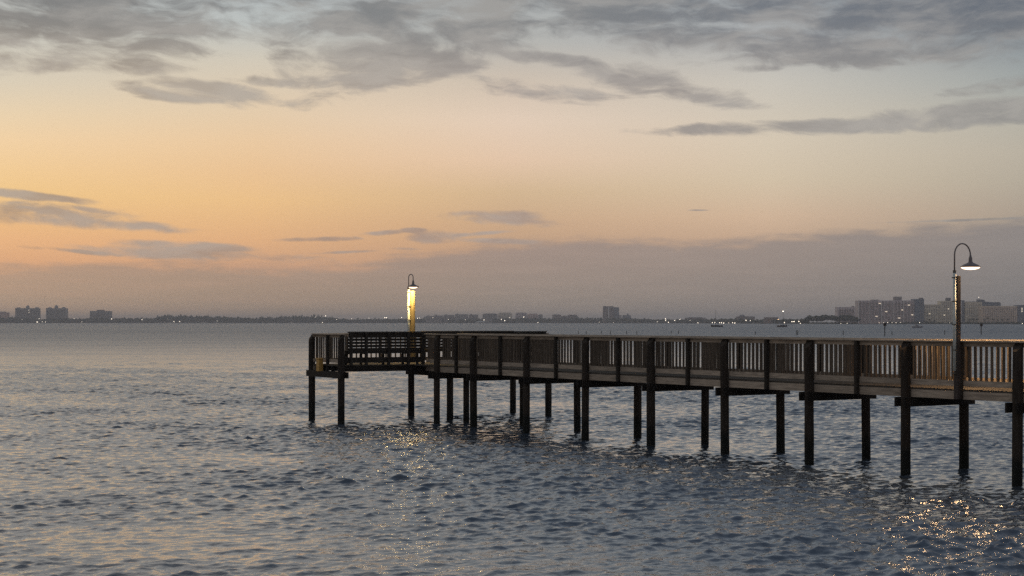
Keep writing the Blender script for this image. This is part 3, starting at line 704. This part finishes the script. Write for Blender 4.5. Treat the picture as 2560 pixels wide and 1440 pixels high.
# small lamps along the far shore
def shore_lamps():
    M['glow'] = mat('lit_globe', (1, .9, .8), 0.5, 0.2, emit=(1.0, 0.86, 0.68), es=3.5)
    M['glow_orange'] = mat('lit_globe_orange', (1, .7, .4), 0.5, 0.2, emit=(1.0, 0.62, 0.30), es=11.0)
    L = [(72, 775.5, 1.1, 'small light high on the left domed tower'), (93, 805, 2.2, 'brightest lamp at the water between the twin towers'), (106, 805, 1.3, 'lamp right beside the brightest one between the twin towers'), (114, 805, 1.3, 'lamp at the foot of the right twin tower'),
         (98, 797, 1.3, 'lamp above the brightest one between the twin towers'), (185, 797, 1.1, 'faint lamp left of the long hotel'), (205, 805, .9, 'faint lamp at the water left of the long hotel'), (279, 797.5, 2.0, 'yellow lamp at the right foot of the long hotel'),
         (355, 799, 1.7, 'lone lamp between the hotel and the wooded rise'), (420, 797.5, .9, 'faint lamp on the wooded rise'), (435, 804, 1.9, 'left one of two close lamps below the wooded rise'), (449, 804, 1.6, 'right one of two close lamps below the wooded rise'),
         (55, 799, .8, 'faint lamp at the foot of the left twin tower'), (543, 802, .9, 'faint lamp low in the trees right of the wooded rise'), (788, 793, .9, 'faint lamp left of the bright lamp on the hill'), (814, 790, 1.9, 'bright lamp on the hill above the left end of the pier'),
         (842, 798.5, 1.0, 'small lamp right below the bright hill lamp'), (879, 796.5, 1.2, 'small lamp above the bench end of the pier'), (922, 795.5, 1.2, 'small lamp between the hill lamp and the wide white light'), (962, 794, 2.0, 'left half of the wide white light left of the lit post'), (966, 794, 2.0, 'right half of the wide white light left of the lit post'),
         (1004, 794, 1.8, 'white lamp just left of the lit lamp post'), (1044, 795.5, 1.6, 'left one of two lamps just right of the lit lamp post'), (1049, 795.5, 1.6, 'right one of two lamps just right of the lit lamp post'), (1082, 794, 1.2, 'lamp before the leftmost condominium'), (1121, 798, 1.4, 'lamp before the middle of the condominium row'),
         (1164, 799.5, 1.2, 'faint lamp left of the white shed'), (1210, 799.5, 1.8, 'lamp above the white shed roof'), (1253, 798.5, 1.8, 'upper one of two lamps right of the white shed'), (1262, 801.5, 2.0, 'lower one of two lamps right of the white shed'), (1274, 794, 1.2, 'dim lamp before the pale condominium'),
         (1309.5, 792.5, 1.9, 'lamp in front of the rose-lit condominiums'), (1345, 806.5, 1.3, 'lamp at the water below the rose-lit condominiums'), (1498, 806, .9, 'faint lamp at the water left of the slab tower'), (1533, 806, .9, 'faint lamp at the water below the slab tower'),
         (1643, 804.5, 1.2, 'leftmost lamp of the bright shore stretch'), (1664, 797, 1.6, 'upper lamp of a stacked pair'), (1664, 801, 1.6, 'lower lamp of a stacked pair'), (1671, 806, 1.6, 'lamp at the water beside the stacked pair'), (1687, 801, 1.5, 'lamp right of the stacked pair'), (1700, 798.5, 1.5, 'lamp above its left neighbours'),
         (1725, 801, 1.0, 'faint lamp before the long low building'), (1745, 808.5, 1.8, 'lone low lamp left of the first moored sailboat'), (1781, 806.5, 1.5, 'lamp behind the bow of the first moored sailboat'), (1787, 806.5, 1.5, 'lamp close beside the mast of the first moored sailboat'), (1799, 807, 1.6, 'left lamp of the bright strip behind the first sailboat'), (1804, 807, 1.7, 'second lamp of the bright strip behind the first sailboat'), (1809, 808, 1.9, 'right lamp of the bright strip behind the first sailboat'),
         (1822, 807, 1.3, 'first lamp in the row right of the first sailboat'), (1831, 806.5, 1.5, 'second lamp in the row right of the first sailboat'), (1837, 808.5, 1.7, 'last lamp in the row right of the first sailboat'), (1865, 801, 1.6, 'lamp on the broad low house'), (1876, 801.5, 1.2, 'smaller lamp at the right of the broad low house'),
         (1961, 806.5, 1.3, 'lamp behind the stern of the second sailboat'), (1980, 804, 1.5, 'left lamp of a short strip before the grove'), (1985, 804, 1.5, 'right lamp of a short strip before the grove'), (1997, 803.5, 1.4, 'lamp at the left foot of the grove'), (2001, 810, 1.3, 'low lamp at the left foot of the grove'),
         (2090, 808.5, .8, 'first faint lamp under the grove'), (2102, 809, .7, 'second faint lamp under the grove'), (2118, 809, 1.0, 'lamp under the right end of the grove'),
         (2198, 806.5, .7, 'first of the small lamps at the foot of the tallest block'), (2209, 806.5, .8, 'second of the small lamps at the foot of the tallest block'), (2219, 806.3, .9, 'third of the small lamps at the foot of the tallest block'), (2230, 806.8, .9, 'fourth of the small lamps at the foot of the tallest block'), (2240, 806.5, 1.0, 'fifth of the small lamps at the foot of the tallest block'), (2251, 806, .7, 'last of the small lamps at the foot of the tallest block'),
         (2299, 806.5, 1.2, 'bright lamp under the dark end of the tallest block'), (2374, 807, .7, 'lamp at the foot of the beige block'), (2447, 743.5, 1.0, 'red-white lamp on a mast above the dark slanted roof'), (2556, 809, 1.1, 'bright lamp at the right edge of the photo')]
    for px, py, rad, lab in L:
        Y = shore_y(px) - 6 if py > 803 and px < 2000 else shore_y(px) + 2
        if py < 780: Y = 5470 if px < 100 else 2840
        z = far_z(py, Y); X = (px - 1280) / 4000 * Y; rad *= (0.85 if px < 1700 else (0.72 if px < 2000 else 0.55))
        z = max(z, 1.2)
        rt = empty('shore_lamp', (X, Y, 0.3), lab, 'lamp', 'lit lamps along the far shore')
        ph = max(.3, z - rad * .5 - 0.3)
        obj('pole', box(.25, .25, ph, 'metal', 'pole'), (X, Y, .3 + ph / 2), parent=rt)
        obj('globe', mk('globe', (ICO1_V * rad).tolist(), ICO1_F, 'glow', True), (X, Y, z), parent=rt)
    px, py = 1946, 800.5; Y = 3450; z = far_z(py, Y); X = (px - 1280) / 4000 * Y
    rt = empty('shore_lamp', (X, Y, .3), 'large orange lamp behind the second moored sailboat', 'lamp', 'lit lamps along the far shore')
    obj('pole', box(.3, .3, z - 1, 'metal', 'pole'), (X, Y, z / 2), parent=rt)
    obj('globe', mk('globe', (ICO1_V * 2.1).tolist(), ICO1_F, 'glow_orange', True), (X, Y, z), parent=rt)
shore_lamps()

# ------------------------------------------------------------------ boats and markers on the bay
M['hull_dark'] = mat('dark_hull', (0.06, 0.055, 0.055), .4, .5, .2, .5); M['hull_white'] = mat('white_hull', (0.30, 0.30, 0.30), .4, .5, .1, .5)
def hull(L, B, H, m):
    V, Fc = [], []; n = 9
    for i in range(n):
        q = i / (n - 1); x = -L / 2 + L * q; w = B / 2 * math.sin(min(1, (q * .82 + .34)) * math.pi * .5) * (1 - max(0, q - .55) ** 1.6 * 2.9)
        w = max(w, .03); sheer = H * (1 + .35 * (q - .35) ** 2 * 2.2)
        V += [(x, -w, sheer), (x, -w * .8, .12 * H), (x, 0, -.3 * H), (x, w * .8, .12 * H), (x, w, sheer)]
    for i in range(n - 1):
        for k in range(4): o = i * 5 + k; Fc.append((o, o + 1, o + 6, o + 5))
        Fc.append((i * 5, i * 5 + 5, i * 5 + 9, i * 5 + 4))
    Fc.append((0, 4, 3, 2, 1)); Fc.append(tuple((n - 1) * 5 + k for k in range(5)))
    return mk('hull', V, Fc, m)
def sailboat(px, Y, L, hm, rz, lab, light=None):
    X = (px - 1280) / 4000 * Y; rt = empty('sailboat', (X, Y, 0), lab, 'sailboat', 'sailboats moored off the far shore')
    rt.rotation_euler = (0, 0, rz)
    def ch(n, me, loc, r=(0, 0, 0)):
        o = bpy.data.objects.new(n, me); C.objects.link(o); o.parent = rt; o.location = loc; o.rotation_euler = r; return o
    ch('hull', hull(L, L * .3, 1.15, 'hull_dark'), (0, 0, 0))
    ch('cabin', mk('cabin', [(-1.6, -.8, .9), (1.8, -.6, .9), (1.8, .6, .9), (-1.6, .8, .9), (-1.5, -.65, 1.65), (1.3, -.45, 1.55), (1.3, .45, 1.55), (-1.5, .65, 1.65)],
                    [(0, 1, 5, 4), (1, 2, 6, 5), (2, 3, 7, 6), (3, 0, 4, 7), (4, 5, 6, 7)], 'hull_white'), (0, 0, .1))
    ch('mast', mk('mast', *tube_geo([(.8, 0, 1.2), (.8, 0, hm)], [.11, .07], 6), 'strap'), (0, 0, 0))
    ch('boom', mk('boom', *tube_geo([(.8, 0, 2.6), (-3.0, 0, 2.7)], .16, 6), 'hull_white'), (0, 0, 0))
    ch('stay', mk('stay', *join_geo([tube_geo([(L * .48, 0, 1.3), (.8, 0, hm)], .02, 4), tube_geo([(-L * .48, 0, 1.2), (.8, 0, hm)], .02, 4)]), 'strap'), (0, 0, 0))
    if light: ch('masthead_light', mk('masthead_light', (ICO1_V * .42).tolist(), ICO1_F, 'glow', True), (.8, 0, light))
sailboat(1792, 1150, 8.4, 12.5, R(178), 'dark moored sailboat with a bare mast, the left of the two')
sailboat(1955, 1130, 7.2, 11.0, R(4), 'smaller moored sailboat with a masthead light, the right of the two', 11.1)
def motorboat(px, Y, L, lab, m='hull_white', lit=False):
    X = (px - 1280) / 4000 * Y; rt = empty('motorboat', (X, Y, 0), lab, 'motorboat')
    obj('hull', hull(L, L * .33, .95, m), (X, Y, 0), parent=rt)
    obj('cabin', mk('cabin', *box_geo(L * .28, 1.4, 1.1), 'hull_white'), (X - .3, Y, 1.4), parent=rt)
    obj('canopy', mk('canopy', *box_geo(L * .36, 1.7, .1), 'hull_dark'), (X - .4, Y, 2.25), parent=rt)
    for s in (-1, 1): obj('canopy_post', box(.06, .06, .8, 'strap', 'canopy_post'), (X + s * L * .15 - .4, Y - .7, 1.95), parent=rt)
    if lit: obj('deck_light', mk('deck_light', (ICO1_V * .9).tolist(), ICO1_F, 'glow', True), (X, Y, 2.6), parent=rt)
motorboat(2293, 960, 6.4, 'pale motorboat with a canopy moored before the tallest block')
motorboat(806, 4300, 14, 'tiny boat with a light far out above the left end of the pier', 'hull_dark', True)
def marker(px, v, top, lab):
    Y = 4000 * EYE / v; X = (px - 1280) / 4000 * Y; z = EYE - (v - (840 - HOR) + (top - 840 + 840 - HOR) * 0) / 4000 * Y
    z = far_z(top, Y)
    rt = empty('channel_marker', (X, Y, 0), lab, 'channel marker', 'channel markers on the bay')
    obj('pile', mk('pile', *tube_geo([(0, 0, -.5), (0, 0, z - .1)], .11, 8), 'pile'), (X, Y, 0), parent=rt)
    obj('board', mk('board', *box_geo(.75, .06, .75), 'darkpost'), (X, Y - .15, z - .35), parent=rt)
    obj('board_back', mk('board', *box_geo(.6, .06, .6), 'darkpost'), (X, Y + .15, z - .35), parent=rt)
marker(2212, 34, 808, 'dark channel marker with a square board, left of the near lamp post')
marker(2453, 31, 809, 'dark channel marker with a square board, right of the near lamp post')
def mooring(px, v, h, lab):
    Y = 4000 * EYE / v; X = (px - 1280) / 4000 * Y
    rt = empty('mooring_pile', (X, Y, 0), lab, 'mooring pile', 'thin mooring piles out in the bay')
    obj('pile', mk('pile', *tube_geo([(0, 0, -.5), (0, 0, h)], .09, 6), 'pile'), (X, Y, 0), parent=rt)
    obj('pile_cap', mk('pile_cap', *tube_geo([(0, 0, h), (0, 0, h + .12)], [.11, .02], 6), 'strap'), (X, Y, 0), parent=rt)
for i, (px, v, h) in enumerate(((1446, 27, .8), (1466, 27, .8), (1503, 28, .9), (1526, 28, .9), (1566, 28, .9), (1592, 29, .9), (1678, 27, .8), (1696, 27, .8), (1888, 30, .9), (1991, 30, 1.2), (1994.5, 30, 1.2), (2108, 30, 1.1), (2230, 30, .8), (2362, 30, 1.2))):
    mooring(px, v + 2, h, 'thin dark mooring pile standing in the bay, ' + ('leftmost of them', 'second from the left', 'left of the slab tower', 'under the slab tower', 'left one right of the slab tower', 'right one right of the slab tower',
        'left one under the long low building', 'right one under the long low building', 'between the two sailboats', 'left of a touching pair under the grove', 'right of a touching pair under the grove', 'below the small rose block', 'below the tallest block', 'just left of the near lamp post')[i])

# ------------------------------------------------------------------ the pier
pier = empty('pier', tuple(N7 * 0.5 + N0 * 0.5), 'long weathered timber pier on round piles ending in a T-shaped head', 'pier')
count = {'baluster': 0}
spare = []                     # balusters past the 300 nearest become one joined part
BAL = 0.042
def put(name, me, p, z, rz, parent=None): return obj(name, me, (p.x, p.y, z), rz, parent=parent or pier)

def rail_run(A, B, inw, posts_at=(), bal_step=0.155, singles=True, cap=True, lowz=(2.018, 2.14), fascia=True, skip_bal=False):
    """railing between two pile centres; inw = unit vector towards the deck"""
    d = (B - A); L = d.length; d = d / L; rz = ang(d); mid = (A + B) / 2
    rp = empty('railing', (mid.x, mid.y, Z_DECK), None, None); rp.parent = pier; rp.location = Vector((mid.x, mid.y, Z_DECK)) - pier.location
    def P(name, me, p, z, r=rz): return put(name, me, p, z, r, rp)
    jz = random.uniform(-.005, .005); jt = random.uniform(-.0022, .0022)
    P('cap_rail', cbox(round(L, 3), .165, .04, 'board', 'cap_rail'), mid + inw * .055, 2.992)
    P('top_rail', box(round(L, 3) - .004, .038, .095, 'board', 'top_rail'), mid + inw * .10, 2.923)
    P('bottom_rail', box(round(L, 3) - .004, .038, round(lowz[1] - lowz[0], 3), 'board', 'bottom_rail'), mid + inw * .10, sum(lowz) / 2 + jz).rotation_euler = (random.uniform(-.02, .02), jt, rz)
    for q in posts_at:
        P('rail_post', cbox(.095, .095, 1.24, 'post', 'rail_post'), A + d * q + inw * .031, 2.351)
    if not skip_bal:
        n = int((L - .2) / bal_step); s0 = (L - n * bal_step) / 2
        for i in range(n + 1):
            q = s0 + i * bal_step + random.uniform(-.006, .006)
            p = A + d * q + inw * .144
            if singles:
                o = P('baluster', box(BAL, BAL, .86, 'baluster', 'baluster'), p, 2.50); o.rotation_euler = (random.uniform(-.008, .008), random.uniform(-.008, .008), rz)
                o.location.z += random.uniform(-.008, .004)
            else:
                spare.append((p, rz))
    return rp

NP = {k: N7 + bvec * (7 - k) for k in range(-1, 11)}
# near row piles, far row piles, caps
for k in range(0, 11):
    A = NP[k]; Bf = A + wh * WID
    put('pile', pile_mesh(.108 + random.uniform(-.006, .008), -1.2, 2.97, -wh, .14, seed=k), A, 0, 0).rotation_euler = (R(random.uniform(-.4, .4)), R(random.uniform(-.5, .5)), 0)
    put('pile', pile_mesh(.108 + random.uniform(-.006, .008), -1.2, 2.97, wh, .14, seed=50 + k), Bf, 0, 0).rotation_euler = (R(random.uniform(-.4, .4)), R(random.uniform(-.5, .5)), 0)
    for s in (-1, 1):
        c = A + wh * (WID / 2) + bh * (s * .135)
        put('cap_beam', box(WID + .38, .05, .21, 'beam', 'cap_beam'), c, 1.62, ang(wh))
# last bent beside the head
A92 = ground(1092, 254.2); t92 = (A92 - N0).dot(bh)
put('pile', pile_mesh(.10, -1.2, 2.97, -wh, .14, seed=92), A92, 0, 0)
put('pile', pile_mesh(.10, -1.2, 1.7, seed=93), A92 + wh * 1.15, 0, 0)
for s in (-1, 1): put('cap_beam', box(1.75, .05, .21, 'beam', 'cap_beam'), A92 + wh * .62 + bh * (s * .13), 1.62, ang(wh))
# where the walkway rails meet the front of the head
sN = on_line(P0, uh, 1060); JN = P0 + uh * sN
F0 = N0 + wh * WID; sF = isect(P0, uh, F0, bh); JF = P0 + uh * sF
for k in range(0, 10):
    A, B = NP[k], NP[k + 1]; Aw, Bw = A + wh * WID, B + wh * WID
    mids = (BAY / 2,)
    rail_run(B, A, wh, posts_at=mids if k != 6 else mids, singles=(k <= 8))
    rail_run(Bw, Aw, -wh, posts_at=mids, singles=(5 <= k <= 7))
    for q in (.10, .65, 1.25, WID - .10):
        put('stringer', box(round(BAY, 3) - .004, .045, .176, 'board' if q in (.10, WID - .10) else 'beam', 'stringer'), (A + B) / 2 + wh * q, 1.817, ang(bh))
rail_run(N0, A92, wh, posts_at=(1.15,), singles=True)
rail_run(A92, JN, wh, singles=False)
rail_run(F0, JF, -wh, posts_at=(1.2,), singles=False)
for q0, a_, b_ in ((wh * .10, N0, A92), (wh * .10, A92, JN), (-wh * .10, F0, JF)):
    L = (b_ - a_).length
    put('stringer', box(round(L, 3) - .004, .045, .176, 'board', 'stringer'), (a_ + b_) / 2 + q0, 1.817, ang(b_ - a_))
# deck planks, laid across
pl = box(.138, WID - .27, .038, 'deck', 'deck_plank')
end = N0 + bh * ((JN - N0).dot(bh) + .35)
total = int(((end - NP[10]).dot(bh)) / .1445)
n_pl = 0
for i in range(total):
    c = NP[10] + bh * (.07 + i * .1445) + wh * (WID / 2)
    o = put('deck_plank', pl, c, Z_DECK - .019 + random.uniform(-.002, .002), ang(bh)); n_pl += 1
# head of the pier
Q0 = P0 + th * TW
corner = lambda s, t: P0 + uh * s + th * t
s1p = on_line(P0, uh, 1125); s1q = on_line(Q0, uh, 1028)
for s, t, up, cd in ((0, 0, 1, -uh), (s1p, 0, 0, None), (LT, 0, 1, uh), (0, TW, 1, -uh), (LT, TW, 1, uh), (s1q, TW, 0, None)):
    p = corner(s, t)
    put('pile', pile_mesh(.112, -1.2, 2.97 if up else 1.9, cd, .14, seed=int(100 + s * 3 + t)), p, 0, 0)
for sa_, sb_ in ((0, 0), (s1p, s1q), (LT, LT)):
    a_, b_ = corner(sa_, -.26), corner(sb_, TW + .14); dd = (b_ - a_)
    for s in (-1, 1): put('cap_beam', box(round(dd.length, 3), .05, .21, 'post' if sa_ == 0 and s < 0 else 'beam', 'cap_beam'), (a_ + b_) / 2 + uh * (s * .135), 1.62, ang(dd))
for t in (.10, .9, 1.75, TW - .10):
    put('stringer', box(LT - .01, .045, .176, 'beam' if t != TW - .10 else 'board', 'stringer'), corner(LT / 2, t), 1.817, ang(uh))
pl2 = box(.138, TW - .25, .038, 'deck', 'deck_plank')
for i in range(int(LT / .1445)):
    put('deck_plank', pl2, corner(.07 + i * .1445, TW / 2), Z_DECK - .019 + .0035 + random.uniform(0, .002), ang(uh))
rail_run(corner(0, 0), corner(0, TW), uh, posts_at=(TW / 2 - .05,), singles=False, bal_step=.19)
rail_run(corner(LT, 0), corner(LT, TW), -uh, posts_at=(TW / 2,), singles=False, bal_step=.19)
rail_run(corner(0, TW), corner(s1q, TW), -th, posts_at=(1.3, 2.6), singles=False, bal_step=.19)
rail_run(corner(s1q, TW), corner(LT, TW), -th, posts_at=(1.4, 2.8), singles=False, bal_step=.19)
for a_, b_ in ((0, sN), (sF, LT)):
    put('toe_board', box(b_ - a_ - .02, .038, .19, 'bench', 'toe_board'), corner((a_ + b_) / 2, .08), 2.115, ang(uh))
geo = []
for p, rz in spare:
    v, f = box_geo(BAL, BAL, .86); c_, s_ = math.cos(rz), math.sin(rz)
    geo.append(([(x * c_ - y * s_ + p.x, x * s_ + y * c_ + p.y, z + 2.50) for x, y, z in v], f))
o = obj('balusters', mk('balusters', *join_geo(geo), 'baluster'), (0, 0, 0)); o.parent = pier; o.location = -pier.location; o['kind'] = 'stuff'

# ------------------------------------------------------------------ benches with high slatted backs
def bench(a, b, t, inw, posts, lab):
    """a, b along the head; t its line; inw towards the deck"""
    A, B = corner(a, t), corner(b, t); L = (B - A).length; mid = (A + B) / 2; rz = ang(uh)
    rt = empty('bench', (mid.x, mid.y, Z_DECK), lab, 'bench', 'slat-backed benches on the head of the pier')
    def P(n, me, p, z, rot=None): 
        o = obj(n, me, (p.x, p.y, z), rz, parent=rt)
        if rot is not None: o.rotation_euler = (rot, 0, rz)
        return o
    P('back_cap', cbox(round(L, 3) + .05, .17, .04, 'bench', 'back_cap'), mid + inw * .02, 3.062)
    P('back_board', box(L, .038, .17, 'bench', 'back_board'), mid + inw * .045, 2.955)
    for z in (2.808, 2.70, 2.592, 2.485):
        P('back_slat', box(L, .03, .082, 'bench', 'back_slat'), mid + inw * (.045 + (2.955 - z) * .12), z)
    for q in (0, .11, .22, .33):
        P('seat_slat', box(L, .095, .036, 'bench', 'seat_slat'), mid + inw * (.13 + q), 2.425)
    P('seat_apron', box(L, .038, .09, 'bench', 'seat_apron'), mid + inw * .09, 2.385)
    for q in posts:
        p = A + uh * q
        P('bench_post', box(.09, .09, 1.10, 'bench', 'bench_post'), p - inw * .022, 2.49)
        P('seat_arm', box(.04, .42, .09, 'bench', 'seat_arm'), p + inw * .27, 2.36)
        P('leg', box(.08, .06, .37, 'bench', 'leg'), p + inw * .44, 2.13)
sb0 = on_line(P0, uh, 873); q_ = [on_line(P0, uh, x) - sb0 for x in (877, 915, 971, 1020, 1063)]
bench(sb0, sN, .0, th, [q_[0], q_[1], q_[2], q_[3], sN - sb0 - .05], 'dark slat-backed bench at the left end of the pier head, its back to the camera')
sb1 = sF + .12; LL = LT - .12 - sb1
bench(sb1, LT - .12, .0, th, [.05, LL * .34, LL * .67, LL - .05], 'dark slat-backed bench behind the walkway rails at the right part of the pier head')
sb2 = s1q + .35; LL = LT - .15 - sb2
bench(sb2, LT - .15, TW - .2, -th, [.05, LL * .34, LL * .67, LL - .05], 'dark bench along the far side of the pier head facing the camera')

# yellow-brown box hung on the outside of the left rail
sx = on_line(P0, th, 808); pb = corner(-.13, sx)
bxo = empty('rail_box', (pb.x, pb.y, 1.70), 'narrow yellow-brown wooden box hung outside the left rail of the pier head', 'box')
obj('box_body', cbox(.16, .24, .42, 'box', 'box_body'), (pb.x, pb.y, 1.92), ang(uh), parent=bxo)
obj('box_lid', cbox(.19, .27, .03, 'box', 'box_lid'), (pb.x, pb.y, 2.147), ang(uh), parent=bxo)

# ------------------------------------------------------------------ gooseneck lamps
def gooseneck(base, z0, z1, cond, arm_dir, a, ztop, zneck, round_post, lab, power, postmat, rad, cond_z0, lcol, ls=1.0):
    rt = empty('pier_lamp', (base.x, base.y, z0), lab, 'lamp', 'gooseneck lamps on the pier')
    if round_post:
        pm = mk('post', *lathe_geo([(rad * 1.04, 0), (rad * 1.04, (z1 - z0) * .5), (rad, z1 - z0)], 16, True, True), postmat)
        obj('post', pm, (base.x, base.y, z0), parent=rt)
    else:
        obj('post', cbox(rad * 2, rad * 2, round(z1 - z0, 3), postmat, 'post'), (base.x, base.y, (z0 + z1) / 2), ang(arm_dir), parent=rt)
    c = base + cond
    obj('conduit', mk('conduit', *tube_geo([(0, 0, cond_z0), (0, 0, z1 + .06)], .036 if not round_post else .04, 10), 'pvc', True), (c.x, c.y, 0), parent=rt)
    obj('conduit_cap', mk('conduit_cap', *tube_geo([(0, 0, z1 + .06), (0, 0, z1 + .12)], .036 if not round_post else .048, 10), 'strap'), (c.x, c.y, 0), parent=rt)
    for z in (z1 - .04, z1 - .55, z1 - 1.05, z1 - 1.6, z1 - 2.1)[:3 if round_post else 5]:
        if z < z0: continue
        m_ = (c + base) / 2
        obj('strap', box((c - base).length + .07, .11 if round_post else .09, .025, 'strap', 'strap'), (m_.x, m_.y, z), ang(cond), parent=rt)
    pts = [Vector((0, 0, z1 + .1))]; zr = ztop - a / 2
    pts.append(Vector((0, 0, zr)))
    for k in range(1, 13):
        q = math.pi * k / 12
        pts.append(arm_dir * (a / 2 * (1 - math.cos(q))) + Vector((0, 0, zr + a / 2 * math.sin(q))))
    pts.append(arm_dir * a + Vector((0, 0, zneck)))
    obj('gooseneck', mk('gooseneck', *tube_geo(pts, .0155, 8), 'metal', True), (c.x, c.y, 0), parent=rt)
    h = c + arm_dir * a
    zb = zneck - .25
    prof = [(.215, 0), (.218, .012), (.17, .05), (.105, .082), (.055, .105), (.042, .13), (.038, .20), (.026, .235), (.018, .27)]
    inner = [(.205, .004), (.16, .042), (.09, .075), (.0, .085)]
    sh = obj('shade', mk('shade', *lathe_geo(prof, 28, True), 'metal', True), (h.x, h.y, zb), parent=rt)
    obj('shade_lining', mk('shade_lining', *lathe_geo(inner, 24), 'inner', True), (h.x, h.y, zb), parent=rt)
    lens = [(.0, -.055), (.08, -.050), (.15, -.036), (.195, -.012), (.205, .006)]
    obj('lens', mk('lens', *lathe_geo([(r_ * ls, z_ * ls + .004) for r_, z_ in lens], 28), 'lens', True), (h.x, h.y, zb), parent=rt)
    li = bpy.data.lights.new('lamp_light', 'AREA'); li.shape = 'DISK'; li.size = .30; li.energy = power; li.color = lcol; li.spread = R(180 if round_post else 160)
    lo = bpy.data.objects.new('lamp_light', li); C.objects.link(lo); lo.parent = rt; lo.location = Vector((h.x, h.y, zb - .066)) - rt.location
    return h
q1 = corner(s1q, TW)
gooseneck(q1 + uh * .03 - th * .0, 1.9, 4.53, -uh * .155 - th * .05, Vector((.72, -.69, 0)), .24, 5.13, 4.91, True,
          'left gooseneck lamp on a round post lit bright yellow, behind the bench', 90, 'lamppost', .112, 2.2, (1.0, .70, .27), .78)
mp_ = (NP[6] + NP[7]) / 2 + wh * -.0195
gooseneck(mp_ - wh * .045, 1.735, 4.40, -wh * .085, wh, .50, 5.10, 4.84, False,
          'right gooseneck lamp glowing on a dark square post against the near rail', 95, 'darkpost', .054, 2.35, (1.0, .62, .30))

# ------------------------------------------------------------------ haze over the bay
def haze():
    x0, x1, y0, y1, z0, z1 = -9000, 9000, -60, 15500, -2.5, 62.0
    me = mk('haze', *box_geo(x1 - x0, y1 - y0, z1 - z0), M['land']); me.materials.clear()
    m = bpy.data.materials.new('haze'); m.use_nodes = True; t = NT(m.node_tree); t.n.clear()
    v = t.new('ShaderNodeVolumePrincipled'); v.inputs['Color'].default_value = (0.97, 0.96, 0.97, 1); v.inputs['Density'].default_value = HAZE
    v.inputs['Anisotropy'].default_value = 0.3
    o = t.new('ShaderNodeOutputMaterial'); t.l.new(v.outputs[0], o.inputs['Volume']); me.materials.append(m)
    tag(obj('haze', me, ((x0 + x1) / 2, (y0 + y1) / 2, (z0 + z1) / 2)), kind='stuff')
HAZE = 1.3e-4
haze()
